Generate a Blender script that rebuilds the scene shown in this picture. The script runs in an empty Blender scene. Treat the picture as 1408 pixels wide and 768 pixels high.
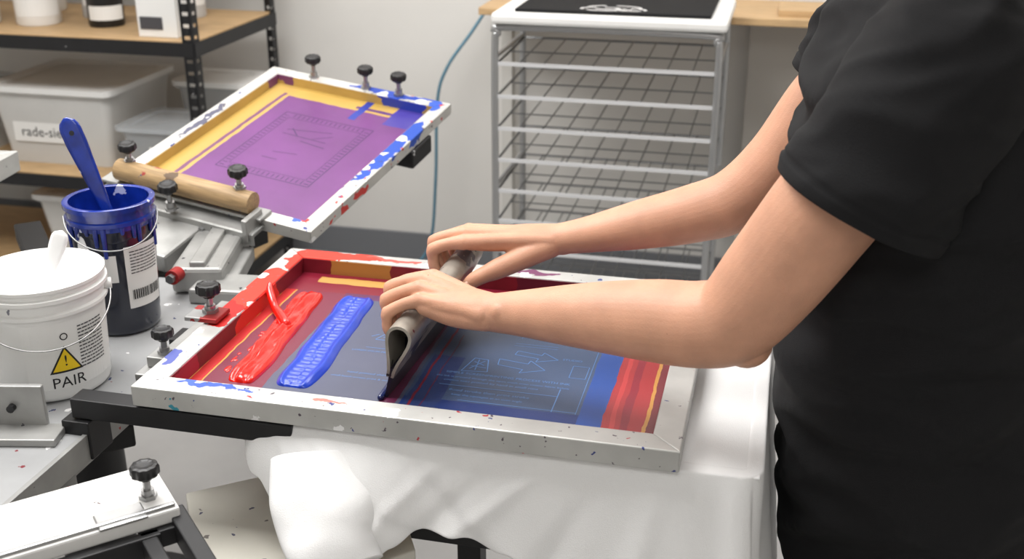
import bpy, bmesh, math, random
from mathutils import Vector, Matrix, Euler, noise
random.seed(4)
D=bpy.data; scn=bpy.context.scene; COL=scn.collection
V=Vector
def S(r,g,b):
    f=lambda c:(c/255/12.92) if c/255<=.04045 else ((c/255+.055)/1.055)**2.4
    return (f(r),f(g),f(b),1)
# ---------------------------------------------------------------- materials
def M(name,color,rough=.5,metal=0,var=0,vs=8,bump=0,bs=60,sss=0,boxes=(),spl=(),dots=(),dist=.006,ds=30,coat=0,alpha=1,trans=0,spec=.5,stretch=None,coatr=.08):
    m=D.materials.new(name); m.use_nodes=True; nt=m.node_tree; N=nt.nodes; L=nt.links
    b=N["Principled BSDF"]
    tc=N.new("ShaderNodeTexCoord"); co=tc.outputs["Object"]
    def inp(sock,v):
        if hasattr(v,"node"): L.new(v,sock)
        else: sock.default_value=v
    def math_(op,a,c=0.0):
        n=N.new("ShaderNodeMath"); n.operation=op; inp(n.inputs[0],a); inp(n.inputs[1],c); return n.outputs[0]
    def mix(f,a,c):
        n=N.new("ShaderNodeMix"); n.data_type='RGBA'; inp(n.inputs[0],f); inp(n.inputs[6],a); inp(n.inputs[7],c); return n.outputs[2]
    def offs(scale,amt):
        n=N.new("ShaderNodeTexNoise"); n.inputs["Scale"].default_value=scale; n.inputs["Detail"].default_value=4; L.new(co,n.inputs["Vector"])
        vm=N.new("ShaderNodeVectorMath"); vm.operation='SUBTRACT'; L.new(n.outputs["Color"],vm.inputs[0]); vm.inputs[1].default_value=(.5,.5,.5)
        sc=N.new("ShaderNodeVectorMath"); sc.operation='SCALE'; L.new(vm.outputs[0],sc.inputs[0]); sc.inputs["Scale"].default_value=amt
        ad=N.new("ShaderNodeVectorMath"); ad.operation='ADD'; L.new(co,ad.inputs[0]); L.new(sc.outputs[0],ad.inputs[1]); return ad.outputs[0]
    cur=tuple(color)
    if var>0:
        n=N.new("ShaderNodeTexNoise"); n.inputs["Scale"].default_value=vs; n.inputs["Detail"].default_value=5
        v=co
        if stretch:
            mp=N.new("ShaderNodeMapping"); L.new(co,mp.inputs[0]); mp.inputs["Scale"].default_value=stretch; v=mp.outputs[0]
        L.new(v,n.inputs["Vector"])
        rp=N.new("ShaderNodeMapRange"); L.new(n.outputs[0],rp.inputs[0]); rp.inputs[1].default_value=.3; rp.inputs[2].default_value=.7
        lo=tuple(c*(1-var) for c in color[:3])+(1,); hi=tuple(min(1,c*(1+var*.7)) for c in color[:3])+(1,)
        cur=mix(rp.outputs[0],lo,hi)
    if boxes:
        sx=N.new("ShaderNodeSeparateXYZ"); L.new(offs(ds,dist*2),sx.inputs[0])
        for (x0,x1,y0,y1,c,*al) in boxes:
            a=math_('MULTIPLY',math_('GREATER_THAN',sx.outputs[0],x0),math_('LESS_THAN',sx.outputs[0],x1))
            a2=math_('MULTIPLY',math_('GREATER_THAN',sx.outputs[1],y0),math_('LESS_THAN',sx.outputs[1],y1))
            a=math_('MULTIPLY',a,a2)
            if al: a=math_('MULTIPLY',a,al[0])
            cur=mix(a,cur,c)
    if spl:
        a2=offs(ds,.07)
        for (c0,r,c) in spl:
            q=N.new("ShaderNodeVectorMath"); q.operation='SUBTRACT'; L.new(a2,q.inputs[0]); q.inputs[1].default_value=c0
            d=N.new("ShaderNodeVectorMath"); d.operation='DIVIDE'; L.new(q.outputs[0],d.inputs[0]); d.inputs[1].default_value=r
            l=N.new("ShaderNodeVectorMath"); l.operation='LENGTH'; L.new(d.outputs[0],l.inputs[0])
            cur=mix(math_('LESS_THAN',l.outputs["Value"],1.0),cur,c)
    if dots:
        dv=offs(70,.022)
        for (c,scale,th,prob) in dots:
            vo=N.new("ShaderNodeTexVoronoi"); vo.inputs["Scale"].default_value=scale; L.new(dv,vo.inputs["Vector"])
            sp=N.new("ShaderNodeSeparateColor"); L.new(vo.outputs["Color"],sp.inputs[0])
            f=math_('MULTIPLY',math_('LESS_THAN',vo.outputs["Distance"],math_('MULTIPLY',sp.outputs[1],th)),math_('GREATER_THAN',sp.outputs[0],1-prob))
            cur=mix(f,cur,c)
    inp(b.inputs["Base Color"],cur)
    b.inputs["Roughness"].default_value=rough; b.inputs["Metallic"].default_value=metal
    b.inputs["Specular IOR Level"].default_value=spec
    if coat: b.inputs["Coat Weight"].default_value=coat; b.inputs["Coat Roughness"].default_value=coatr
    if sss: b.inputs["Subsurface Weight"].default_value=sss; b.inputs["Subsurface Radius"].default_value=(.012,.004,.002); b.inputs["Subsurface Scale"].default_value=1
    if alpha<1: b.inputs["Alpha"].default_value=alpha
    if trans: b.inputs["Transmission Weight"].default_value=trans
    if bump:
        n=N.new("ShaderNodeTexNoise"); n.inputs["Scale"].default_value=bs; n.inputs["Detail"].default_value=4; L.new(co,n.inputs["Vector"])
        bp=N.new("ShaderNodeBump"); bp.inputs["Strength"].default_value=bump; bp.inputs["Distance"].default_value=.004; L.new(n.outputs[0],bp.inputs["Height"]); L.new(bp.outputs[0],b.inputs["Normal"])
    return m
# ---------------------------------------------------------------- geometry
def grp(name,mat=None,par=None):
    e=D.objects.new(name,None); COL.objects.link(e); e.empty_display_size=.05
    if mat is not None: e.matrix_world=mat
    if par: e.parent=par
    return e
def fin(name,bm,mat,par=None,smooth=False,bev=0,ang=35):
    bmesh.ops.recalc_face_normals(bm,faces=bm.faces)
    me=D.meshes.new(name); bm.to_mesh(me); bm.free()
    if mat: me.materials.append(mat)
    if smooth:
        for p in me.polygons: p.use_smooth=True
    o=D.objects.new(name,me); COL.objects.link(o)
    if par: o.parent=par
    if bev:
        b=o.modifiers.new("b","BEVEL"); b.width=bev; b.segments=2; b.limit_method='ANGLE'; b.angle_limit=math.radians(40)
    if smooth=='e':
        md=o.modifiers.new("es","EDGE_SPLIT"); md.split_angle=math.radians(ang)
    return o
def abox(bm,c,s,rot=None):
    m=Matrix.Translation(V(c))
    if rot: m=m@Euler(rot).to_matrix().to_4x4()
    m=m@Matrix.Diagonal((s[0],s[1],s[2],1))
    return bmesh.ops.create_cube(bm,size=1,matrix=m)
def box(name,c,s,mat,par=None,bev=.002,rot=None):
    bm=bmesh.new(); abox(bm,c,s,rot); return fin(name,bm,mat,par,bev=bev)
def box2(name,a,b,mat,par=None,bev=.002):
    return box(name,[(a[i]+b[i])/2 for i in range(3)],[abs(b[i]-a[i]) for i in range(3)],mat,par,bev)
def acyl(bm,p0,p1,r,seg=20,r2=None):
    p0=V(p0);p1=V(p1);d=p1-p0
    m=Matrix.Translation((p0+p1)/2)@d.to_track_quat('Z','Y').to_matrix().to_4x4()
    bmesh.ops.create_cone(bm,cap_ends=True,segments=seg,radius1=r,radius2=r if r2 is None else r2,depth=d.length,matrix=m)
def cyl(name,p0,p1,r,mat,par=None,seg=24,r2=None,bev=0):
    bm=bmesh.new(); acyl(bm,p0,p1,r,seg,r2); return fin(name,bm,mat,par,'e',bev=bev)
def alathe(bm,prof,c=(0,0,0),seg=56,lobes=0,amp=0):
    rings=[]
    for r,z in prof:
        ring=[]
        for i in range(seg):
            t=2*math.pi*i/seg; rr=r*(1+amp*math.cos(lobes*t)) if lobes else r
            ring.append(bm.verts.new((c[0]+rr*math.cos(t),c[1]+rr*math.sin(t),c[2]+z)))
        rings.append(ring)
    for a,b in zip(rings,rings[1:]):
        for i in range(seg):
            j=(i+1)%seg; bm.faces.new((a[i],a[j],b[j],b[i]))
    return rings
def lathe(name,prof,c,mat,par=None,seg=56,cap=True,lobes=0,amp=0,ang=40):
    bm=bmesh.new(); r=alathe(bm,prof,c,seg,lobes,amp)
    if cap:
        for k in (0,-1):
            try: bm.faces.new(r[k])
            except: pass
    return fin(name,bm,mat,par,'e',ang=ang)
def crom(P,n):
    out=[]
    for i in range(len(P)-1):
        p0=P[max(0,i-1)];p1=P[i];p2=P[i+1];p3=P[min(len(P)-1,i+2)]
        for k in range(n):
            t=k/n
            out.append([.5*((2*b)+(-a+c)*t+(2*a-5*b+4*c-d)*t*t+(-a+3*b-3*c+d)*t**3) for a,b,c,d in zip(p0,p1,p2,p3)])
    out.append(list(P[-1])); return out
def asweep(bm,pts,rad,up=(0,0,1),seg=20,n=6,round_=True,caps=True):
    P=[list(p)+([r,r] if not isinstance(r,(tuple,list)) else list(r)) for p,r in zip(pts,rad)]
    Q=crom(P,n) if n>1 else P
    up=V(up); rings=[]
    C=[V(q[:3]) for q in Q]
    fr=[]
    for i,q in enumerate(Q):
        d=(C[min(i+1,len(C)-1)]-C[max(i-1,0)]).normalized()
        s=d.cross(up)
        if s.length<.05: s=d.cross(V((.3,1,.2)))
        s.normalize(); u=s.cross(d).normalized(); fr.append((C[i],d,s,u,max(q[3],1e-4),max(q[4],1e-4)))
    seq=[]
    if round_:
        c,d,s,u,a,b=fr[0]
        for k in (80,60,40,20):
            t=math.radians(k); seq.append((c-d*min(a,b)*math.sin(t),d,s,u,a*math.cos(t),b*math.cos(t)))
    seq+=fr
    if round_:
        c,d,s,u,a,b=fr[-1]
        for k in (20,40,60,80):
            t=math.radians(k); seq.append((c+d*min(a,b)*math.sin(t),d,s,u,a*math.cos(t),b*math.cos(t)))
    for c,d,s,u,a,b in seq:
        rings.append([bm.verts.new(c+s*a*math.cos(2*math.pi*i/seg)+u*b*math.sin(2*math.pi*i/seg)) for i in range(seg)])
    for A,B in zip(rings,rings[1:]):
        for i in range(seg):
            j=(i+1)%seg; bm.faces.new((A[i],A[j],B[j],B[i]))
    if caps:
        bm.faces.new(rings[0]); bm.faces.new(rings[-1])
    return rings
def tube(name,pts,r,mat,par=None,n=6,seg=12,up=(0,0,1)):
    bm=bmesh.new(); rad=r if isinstance(r,list) else [r]*len(pts)
    asweep(bm,pts,rad,up,seg,n); return fin(name,bm,mat,par,True)
def aell(bm,c,r,rot=(0,0,0),sub=3):
    m=Matrix.Translation(V(c))@Euler(rot).to_matrix().to_4x4()@Matrix.Diagonal((r[0],r[1],r[2],1))
    bmesh.ops.create_icosphere(bm,subdivisions=sub,radius=1,matrix=m)
def prism(name,loop,z0,z1,mat,par=None,bev=0):
    bm=bmesh.new()
    a=[bm.verts.new((p[0],p[1],z0)) for p in loop]; b=[bm.verts.new((p[0],p[1],z1)) for p in loop]
    bm.faces.new(a); bm.faces.new(b[::-1])
    for i in range(len(loop)):
        j=(i+1)%len(loop); bm.faces.new((a[i],a[j],b[j],b[i]))
    return fin(name,bm,mat,par,False,bev)
def textdata(s,size,align='CENTER'):
    cu=D.curves.new("t","FONT"); cu.body=s; cu.size=size; cu.align_x=align; cu.resolution_u=2
    o=D.objects.new("t",cu); COL.objects.link(o); bpy.context.view_layer.update()
    me=D.meshes.new_from_object(o.evaluated_get(bpy.context.evaluated_depsgraph_get()))
    vs=[v.co.copy() for v in me.vertices]; fs=[tuple(p.vertices) for p in me.polygons]
    D.objects.remove(o); D.curves.remove(cu); D.meshes.remove(me); return vs,fs
def mapped(name,vs,fs,fn,mat,par):
    me=D.meshes.new(name); me.from_pydata([fn(v) for v in vs],[],fs); me.materials.append(mat)
    o=D.objects.new(name,me); COL.objects.link(o); o.parent=par; return o
def gridpatch(w,h,nx,ny,cx=0,cy=0):
    vs=[V((cx-w/2+w*i/nx,cy-h/2+h*j/ny,0)) for j in range(ny+1) for i in range(nx+1)]
    fs=[(j*(nx+1)+i,j*(nx+1)+i+1,(j+1)*(nx+1)+i+1,(j+1)*(nx+1)+i) for j in range(ny) for i in range(nx)]
    return vs,fs
# ---------------------------------------------------------------- palette
wall_m=M("wall_paint",S(218,216,212),.85,var=.03,vs=3,bump=.05,bs=200)
floor_m=M("concrete_floor",S(158,157,156),.45,var=.12,vs=4)
base_m=M("baseboard_grey",S(112,114,118),.6)
ceil_m=M("ceiling_paint",S(228,228,226),.9)
steel=M("steel",S(165,165,165),.35,.85,var=.15,vs=20)
chrome=M("chrome_wire",S(180,181,182),.3,.75)
wirem=M("rack_wire",S(128,129,130),.35,.75)
rodm=M("rack_front_rod",S(225,226,228),.35,.3)
castm=M("cast_aluminium",S(160,160,158),.45,.5,var=.18,vs=14,bump=.1,dots=[(S(60,60,65),60,.25,.2),(S(160,40,40),40,.2,.06)])
tray_m=M("grey_tray",S(156,157,158),.5,.25,var=.14,vs=9,dots=[(S(40,50,90),70,.3,.12),(S(225,225,225),55,.4,.15),(S(120,40,50),60,.3,.08)])
blackm=M("black_plastic",S(22,22,24),.4)
blksteel=M("black_steel",S(30,30,32),.5,.2,var=.2,vs=20,dots=[(S(190,190,190),50,.2,.06)])
wood=M("birch_wood",S(192,160,118),.55,var=.18,vs=6,stretch=(2,14,14))
dowelm=M("dowel_wood",S(164,136,98),.55,var=.28,vs=10,stretch=(2,20,20),dots=[(S(150,50,50),45,.4,.2),(S(60,70,110),50,.35,.15),(S(90,70,50),30,.45,.2)])
whitep=M("white_plastic",S(232,232,230),.4,var=.04,dots=[(S(120,120,130),60,.2,.05)])
whiteink=M("white_ink",S(244,244,244),.25)
clearp=M("clear_plastic",S(205,210,214),.25,alpha=.45)
frostp=M("frosted_plastic",S(216,216,214),.45,alpha=.88,var=.04)
paper=M("paper_label",S(232,232,230),.6)
inkblk=M("print_black",S(25,25,28),.6)
yel=M("warning_yellow",S(240,205,30),.5)
cloth=M("white_cotton",S(236,236,236),.9,bump=.25,bs=700,var=.02)
red_ink=M("red_ink",S(222,28,18),.22,coat=.6,var=.06,vs=12,coatr=.12)
blue_ink=M("blue_ink",S(20,62,186),.28,coat=.45,var=.12,vs=14,coatr=.2)
alum1=M("frame_aluminium",S(190,190,187),.42,.35,var=.14,vs=12,dist=.01,ds=18,
  spl=[((-.345,.235,.93),(.04,.055,.1),S(222,60,44)),((-.29,.262,.93),(.09,.022,.03),S(222,60,44)),((-.37,.10,.93),(.035,.10,.02),S(222,60,44)),((-.38,-.02,.92),(.02,.06,.05),S(190,30,28)),
   ((-.19,.27,.93),(.05,.008,.02),S(215,90,80)),((-.27,-.262,.93),(.06,.006,.02),S(60,90,185)),((-.31,-.25,.93),(.006,.02,.02),S(70,100,190)),((-.10,-.262,.93),(.025,.005,.02),S(215,120,110)),
   ((.08,.268,.93),(.05,.008,.02),S(120,60,100)),((-.385,-.2,.93),(.01,.03,.02),S(90,100,170)),((-.33,-.28,.915),(.012,.004,.005),S(60,150,170))],
  dots=[(S(60,70,130),75,.30,.08),(S(180,60,66),80,.28,.08),(S(90,80,90),120,.32,.12),(S(232,232,232),26,.45,.3)])
alum2=M("frame_aluminium_b",S(196,195,191),.42,.3,var=.14,vs=12,ds=22,
  spl=[((.235,.05,0),(.022,.16,.05),S(40,80,180)),((.10,.315,0),(.11,.016,.05),S(35,70,175)),((.22,.3,0),(.02,.03,.05),S(50,90,190)),((.25,-.17,-.015),(.012,.09,.012),S(205,60,55)),((-.235,.0,0),(.012,.10,.03),S(90,90,110)),((.2,-.29,0),(.02,.02,.02),S(60,90,180)),((-.23,-.28,0),(.03,.03,.02),S(120,60,90))],
  dots=[(S(60,70,130),50,.4,.14),(S(190,50,50),54,.35,.1),(S(90,80,90),90,.3,.15),(S(232,232,232),26,.45,.3)])
liner1=M("stained_liner",S(118,24,38),.4,var=.3,vs=14,ds=25,dist=.02,boxes=[(-.30,-.18,.2,.3,S(170,118,58)),(.05,.36,.2,.3,S(98,26,46))],spl=[((-.355,.05,.91),(.02,.09,.03),S(205,38,30)),((-.355,-.2,.91),(.02,.04,.03),S(160,30,60))])
liner2=M("yellow_tape_liner",S(184,152,82),.5,var=.18,vs=12,spl=[((.14,.29,0),(.07,.03,.05),S(40,60,160)),((-.2,.28,0),(.03,.03,.05),S(110,60,100))])
mesh1=M("screen_mesh_ink",S(78,82,104),.33,var=.12,vs=7,dist=.0045,ds=24,bump=.12,bs=900,boxes=[
  (-.02,.26,-.25,.17,S(62,80,112)),
  (-.36,-.235,-.25,.25,S(112,34,58)),(-.36,-.33,-.25,.25,S(190,140,66)),(-.352,-.333,-.25,.20,S(176,38,40)),
  (-.36,.36,.165,.25,S(118,22,42)),(-.31,-.16,.205,.232,S(184,142,78)),(-.16,.34,.208,.214,S(140,84,66)),
  (-.05,-.026,-.25,.17,S(84,30,60)),(-.02,.255,-.25,-.17,S(28,50,108)),(-.015,.035,-.25,-.03,S(40,58,106)),(-.008,-.004,-.25,.1,S(120,30,50)),(.01,.012,-.25,.05,S(92,38,70)),
  (.24,.345,-.25,.17,S(30,72,150)),(.275,.345,-.25,.17,S(166,44,50)),(.285,.292,-.25,.17,S(190,60,62)),(.30,.312,-.25,.17,S(140,30,50)),(.333,.36,-.25,.25,S(200,146,70)),(.338,.36,-.25,.25,S(120,40,50)),
  (-.24,-.155,.148,.17,S(86,36,78))])
mesh2=M("purple_mesh",S(108,56,118),.35,var=.18,vs=6,dist=.004,bump=.1,bs=700,boxes=[
  (-.3,.3,.24,.4,S(182,150,78)),(-.3,-.155,-.4,.4,S(182,150,80)),(-.175,-.165,-.4,.25,S(110,64,100)),(.03,.2,.25,.262,S(84,48,110)),(.13,.3,.2,.4,S(66,56,140)),(.04,.06,.19,.3,S(36,56,150))])
artm=M("artwork_line",S(92,134,190),.5); artd=M("artwork_dark",S(52,30,76),.5)
skin=M("skin",S(206,154,126),.52,var=.11,vs=20,bump=.13,bs=420,sss=.12,dots=[(S(150,100,78),30,.08,.05)])
nailm=M("fingernail",S(226,184,164),.28,coat=.3)
blk_shirt=M("black_cotton",S(21,21,23),.85,bump=.3,bs=900,var=.1,spec=.3)
trouser=M("black_denim",S(20,20,24),.9,bump=.2,bs=500,spec=.2)
shoe_m=M("black_leather",S(20,20,20),.4)
hairm=M("dark_hair",S(48,32,24),.5,var=.3,vs=60,stretch=(10,10,1))

# ---------------------------------------------------------------- room
def slab(name,a,b,m): return box2(name,a,b,m,None,bev=0)
slab("floor",(-3.2,-3.2,-.05),(2.8,2.66,0),floor_m)
slab("wall_back",(-3.2,2.56,0),(2.8,2.66,2.8),wall_m)
slab("wall_left",(-3.3,-3.2,0),(-3.2,2.66,2.8),wall_m)
slab("wall_right",(2.8,-3.2,0),(2.9,2.66,2.8),wall_m)
slab("wall_front",(-3.2,-3.3,0),(2.8,-3.2,2.8),wall_m)
slab("ceiling",(-3.2,-3.2,2.8),(2.8,2.66,2.85),ceil_m)
box2("baseboard_back",(-3.2,2.545,0),(2.8,2.56,.11),base_m)
box2("baseboard_left",(-3.2,-3.2,0),(-3.185,2.54,.11),base_m)

# ---------------------------------------------------------------- knob
def knob(par,p,s=1.0,nm="knob",stem=.022):
    x,y,z=p
    bm=bmesh.new(); acyl(bm,(x,y,z),(x,y,z+.006*s),.013*s,6); acyl(bm,(x,y,z+.006*s),(x,y,z+(stem*.55)*s),.009*s,18); acyl(bm,(x,y,z+stem*.5*s),(x,y,z+(stem+.012)*s),.0055*s,14)
    fin(nm+"_stem",bm,steel,par,'e')
    h=z+stem*s+.004*s
    bm=bmesh.new()
    r=alathe(bm,[(.009*s,0),(.011*s,.005*s),(.0165*s,.006*s),(.0195*s,.009*s),(.0195*s,.019*s),(.0175*s,.0225*s),(.013*s,.0235*s),(.011*s,.0225*s),(.004*s,.0225*s)],(x,y,h),80,10,.045)
    bm.faces.new(r[0]); bm.faces.new(r[-1]); fin(nm+"_head",bm,blackm,par,'e',ang=30)
# ---------------------------------------------------------------- screens
def screen(par,hx,hy,bar,zb,zt,al,lin_,mesh,meshz):
    o=[(-hx,-hy),(hx,-hy),(hx,hy),(-hx,hy)]; i=[(-hx+bar,-hy+bar),(hx-bar,-hy+bar),(hx-bar,hy-bar),(-hx+bar,hy-bar)]
    for k,nm in enumerate(("bar_front","bar_right","bar_back","bar_left")):
        j=(k+1)%4; prism(nm,[o[k],o[j],i[j],i[k]],zb,zt,al,par,bev=.0018)
    t=.0012; ix=hx-bar-t/2; iy=hy-bar-t/2; zc=(zb+zt)/2; h=(zt-zb)-.004
    box("liner_left",(-ix,0,zc),(t,2*iy,h),lin_,par,0); box("liner_right",(ix,0,zc),(t,2*iy,h),lin_,par,0)
    box("liner_back",(0,iy,zc),(2*ix,t,h),lin_,par,0); box("liner_front",(0,-iy,zc),(2*ix,t,h),lin_,par,0)
    box("mesh_fabric",(0,0,meshz),(2*hx-bar,2*hy-bar,.0008),mesh,par,0)
MF=grp("screen_printing_frame")
screen(MF,.3935,.286,.040,.900,.932,alum1,liner1,mesh1,.9025)
def strip(bm,p,q,w,z):
    p=V((p[0],p[1],0));q=V((q[0],q[1],0));d=(q-p).normalized();n=V((-d.y,d.x,0))*w/2
    vs=[bm.verts.new((a.x,a.y,z)) for a in (p-n,q-n,q+n,p+n)]; bm.faces.new(vs)
def rectl(bm,x0,x1,y0,y1,w,z):
    strip(bm,(x0,y0),(x1,y0),w,z);strip(bm,(x1,y0),(x1,y1),w,z);strip(bm,(x1,y1),(x0,y1),w,z);strip(bm,(x0,y1),(x0,y0),w,z)
def poly(bm,P,w,z):
    for a,b in zip(P,P[1:]+P[:1]): strip(bm,a,b,w,z)
ZA=.9032
bm=bmesh.new()
for a,b in [((-.125,.0),(-.11,.035)),((-.11,.035),(-.075,.04)),((-.075,.04),(-.065,.0)),((-.065,.0),(-.125,.0)),((-.115,.01),(-.07,.014)),((-.105,.03),(-.08,.032)),((-.125,.02),(-.135,.01)),((-.1,.0),(-.095,.035)),((-.12,.05),(-.09,.052)),((-.1,.058),(-.085,.056))]: strip(bm,a,b,.0015,ZA)
strip(bm,(-.13,-.03),(-.055,-.03),.0012,ZA)
poly(bm,[(.04,-.075),(.08,-.07),(.072,-.03),(.05,-.028)],.0015,ZA)
for a,b in [((.05,-.065),(.068,-.035)),((.05,-.055),(.075,-.058)),((.052,-.04),(.07,-.05)),((.06,-.068),(.058,-.032))]: strip(bm,a,b,.0014,ZA)
poly(bm,[(.088,-.022),(.135,-.03),(.137,-.018),(.165,-.045),(.128,-.062),(.131,-.05),(.09,-.042)],.0014,ZA)
poly(bm,[(.11,.012),(.15,.004),(.152,.014),(.178,-.006),(.145,-.02),(.147,-.008),(.108,-.002)],.0014,ZA)
for y in (.03,.038,.1): strip(bm,(.1,y),(.17,y),.0008,ZA)
rectl(bm,.205,.23,-.06,-.02,.001,ZA); strip(bm,(.20,-.17),(.20,-.10),.0016,ZA); strip(bm,(.02,-.123),(.2,-.123),.0014,ZA); strip(bm,(.235,-.17),(.235,.05),.001,ZA); strip(bm,(.06,-.166),(.235,-.166),.0012,ZA)
fin("artwork_lines",bm,artm,MF)
for s,x,y,sz in [("LOREM IPSUM PRINT STUDIO",-.10,-.045,.006),("hand printed shirts",-.095,-.12,.007),("small batch screen print & more",-.1,-.135,.006),("SIMPLE SCREENPRINTING PROCESS WITH INK",.115,-.085,.0075),("the ink is pressed through the open mesh onto cotton fabric below",.11,-.098,.006),("cotton tees printed by hand in small runs",.095,-.11,.007),("flood stroke then print stroke",.1,-.14,.008),("keep the squeegee at an even angle",.1,-.153,.006),("STUDIO",.2,-.005,.007),("printed goods",.14,.06,.010),("SIZE CHART",.15,.09,.008)]:
    vs,fs=textdata(s,sz*1.25); mapped("artwork_text",vs,fs,lambda v,x=x,y=y:(v.x+x,v.y+y,ZA),artm,MF)
def inkbead(name,xc0,xc1,y0,y1,w,h,mat,par,mode):
    nx,ny=48,240; bm=bmesh.new(); g=[]
    for j in range(ny+1):
        v=j/ny; y=y0+(y1-y0)*v; row=[]
        endf=math.sqrt(max(0,1-(abs(2*v-1))**18))
        ww=w*(1+.10*noise.noise(V((0,y*20,7))))*(.45+.55*endf)
        xc=xc0+(xc1-xc0)*v+.004*noise.noise(V((y*14,3,1)))
        for i in range(nx+1):
            u=2*i/nx-1; x=xc+u*ww/2
            e=max(0,1-abs(u)**3.2)**.5
            if mode=='b':
                k=.46+.42*math.exp(-((abs(u)-.74)/.17)**2)*(1+.35*noise.noise(V((u,y*30,1))))
                lane=max(0,1-((u)/.56)**2)
                k+=lane*(.10*(.5+.5*math.sin(y*2*math.pi/.0125))+.14*noise.noise(V((u*2,y*45,6))))-.08*math.exp(-(u/.10)**2)
            else:
                wob=.7*noise.noise(V((3,y*14,9)))
                k=.58+.22*math.cos(u*7.2+.5+wob)+.22*math.exp(-((u-.35-.2*wob)/.2)**2)+.20*noise.noise(V((u*1.8,y*30,4)))
            row.append(bm.verts.new((x,y,.9026+h*e*max(.1,k)*endf**.7)))
        g.append(row)
    for j in range(ny):
        for i in range(nx): bm.faces.new((g[j][i],g[j][i+1],g[j+1][i+1],g[j+1][i]))
    return fin(name,bm,mat,par,True)
inkbead("red_ink_bead",-.272,-.296,-.190,.152,.050,.014,red_ink,MF,'r')
inkbead("blue_ink_bead",-.190,-.208,-.186,.152,.064,.012,blue_ink,MF,'b')
tube("red_ink_drip",[(-.352,.10,.938),(-.347,.088,.928),(-.328,.062,.914),(-.305,.035,.911),(-.285,.01,.910)],[.004,.007,.007,.009,.009],red_ink,MF,seg=16)
bm=bmesh.new()
for k in range(14):
    t=random.random(); aell(bm,(-.30+random.uniform(-.018,.0),-.17+t*.3,.903),(random.uniform(.002,.005),random.uniform(.003,.012),.0012),sub=2)
fin("red_ink_spatter",bm,red_ink,MF,True)

# ---------------------------------------------------------------- press body
PR=grp("screen_printing_press")
redsteel=M("red_stained_steel",S(150,34,34),.4,.3,var=.3,vs=30,ds=30,spl=[((-.43,-.06,.94),(.03,.02,.02),S(150,150,150))])
CL=grp("frame_clamp",par=PR)
box2("jaw_red",(-.425,-.068,.934),(-.368,-.018,.942),redsteel,CL); knob(CL,(-.392,-.04,.942),1.0,"knob_a")
box2("jaw_side",(-.448,-.19,.885),(-.398,.10,.897),castm,CL); box2("jaw_post",(-.448,-.19,.87),(-.402,.10,.886),castm,CL)
box2("lug",(-.440,-.165,.897),(-.400,-.125,.915),castm,CL); knob(CL,(-.418,-.146,.915),.85,"knob_b")
X=V((.983,-.153,-.102)).normalized(); Yv=V((.169,.969,.178)); Zv=X.cross(Yv).normalized(); Yv=Zv.cross(X)
m2=Matrix(((X.x,Yv.x,Zv.x,-.613),(X.y,Yv.y,Zv.y,.794),(X.z,Yv.z,Zv.z,.993),(0,0,0,1)))
SF=grp("screen_printing_frame",m2)
screen(SF,.255,.33,.034,-.028,0,alum2,liner2,mesh2,-.0255)
bm=bmesh.new(); za=-.0249
rectl(bm,-.11,.13,-.14,.16,.0022,za); rectl(bm,-.09,.11,-.115,.135,.0014,za)
for k in range(22):
    y=-.13+k*.013; strip(bm,(-.106,y),(-.094,y),.0026,za); strip(bm,(.114,y),(.126,y),.0026,za)
for k in range(16):
    x=-.08+k*.0125; strip(bm,(x,-.135),(x,-.12),.0022,za); strip(bm,(x,.14),(x,.155),.0022,za)
for a,b in [((-.06,.08),(.05,.105)),((-.05,.09),(-.02,.06)),((.02,.06),(.06,.09)),((-.06,.06),(.06,.055)),((.0,.04),(.07,.03)),((-.03,-.03),(.03,-.02)),((-.04,-.06),(.0,-.06))]: strip(bm,a,b,.0022,za)
fin("artwork_lines",bm,artd,SF)
C2=grp("raised_frame_clamp",m2.copy(),par=PR)
box("channel",(-.055,-.352,-.014),(.40,.042,.006),castm,C2); box("channel_wall",(-.055,-.372,-.026),(.40,.006,.028),castm,C2)
box("channel_top",(-.055,-.322,.004),(.40,.045,.007),castm,C2)
cyl("wood_dowel",(-.215,-.326,.031),(.120,-.326,.031),.0235,dowelm,C2,seg=36,bev=.001)
box("arm_block",(-.04,-.42,-.045),(.12,.16,.04),castm,C2,bev=.006)
box("end_plate",(.13,-.35,-.005),(.012,.06,.05),castm,C2)
knob(C2,(-.19,-.318,.050),.95,"knob_a",stem=.02); knob(C2,(.085,-.318,.052),1.0,"knob_b",stem=.022); knob(C2,(-.05,-.376,.0),1.0,"knob_c",stem=.034)
for x in (-.12,.02,.1):
    cyl("bolt",(x,-.372,-.03),(x,-.382,-.03),.008,steel,C2,seg=6)
for i,x in enumerate((-.125,.025,.118)): knob(SF,(x,.315,0),.98,"edge_knob_%d"%i,stem=.032)
box("rest_block",(.215,.16,-.052),(.09,.10,.045),blksteel,SF,bev=.004)
S3=grp("screen_printing_frame",Matrix.Translation((-1.39,.24,.99))@Euler((0,0,.12)).to_matrix().to_4x4())
screen(S3,.26,.30,.06,-.045,0,alum1,liner1,mesh2,-.04)

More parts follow.
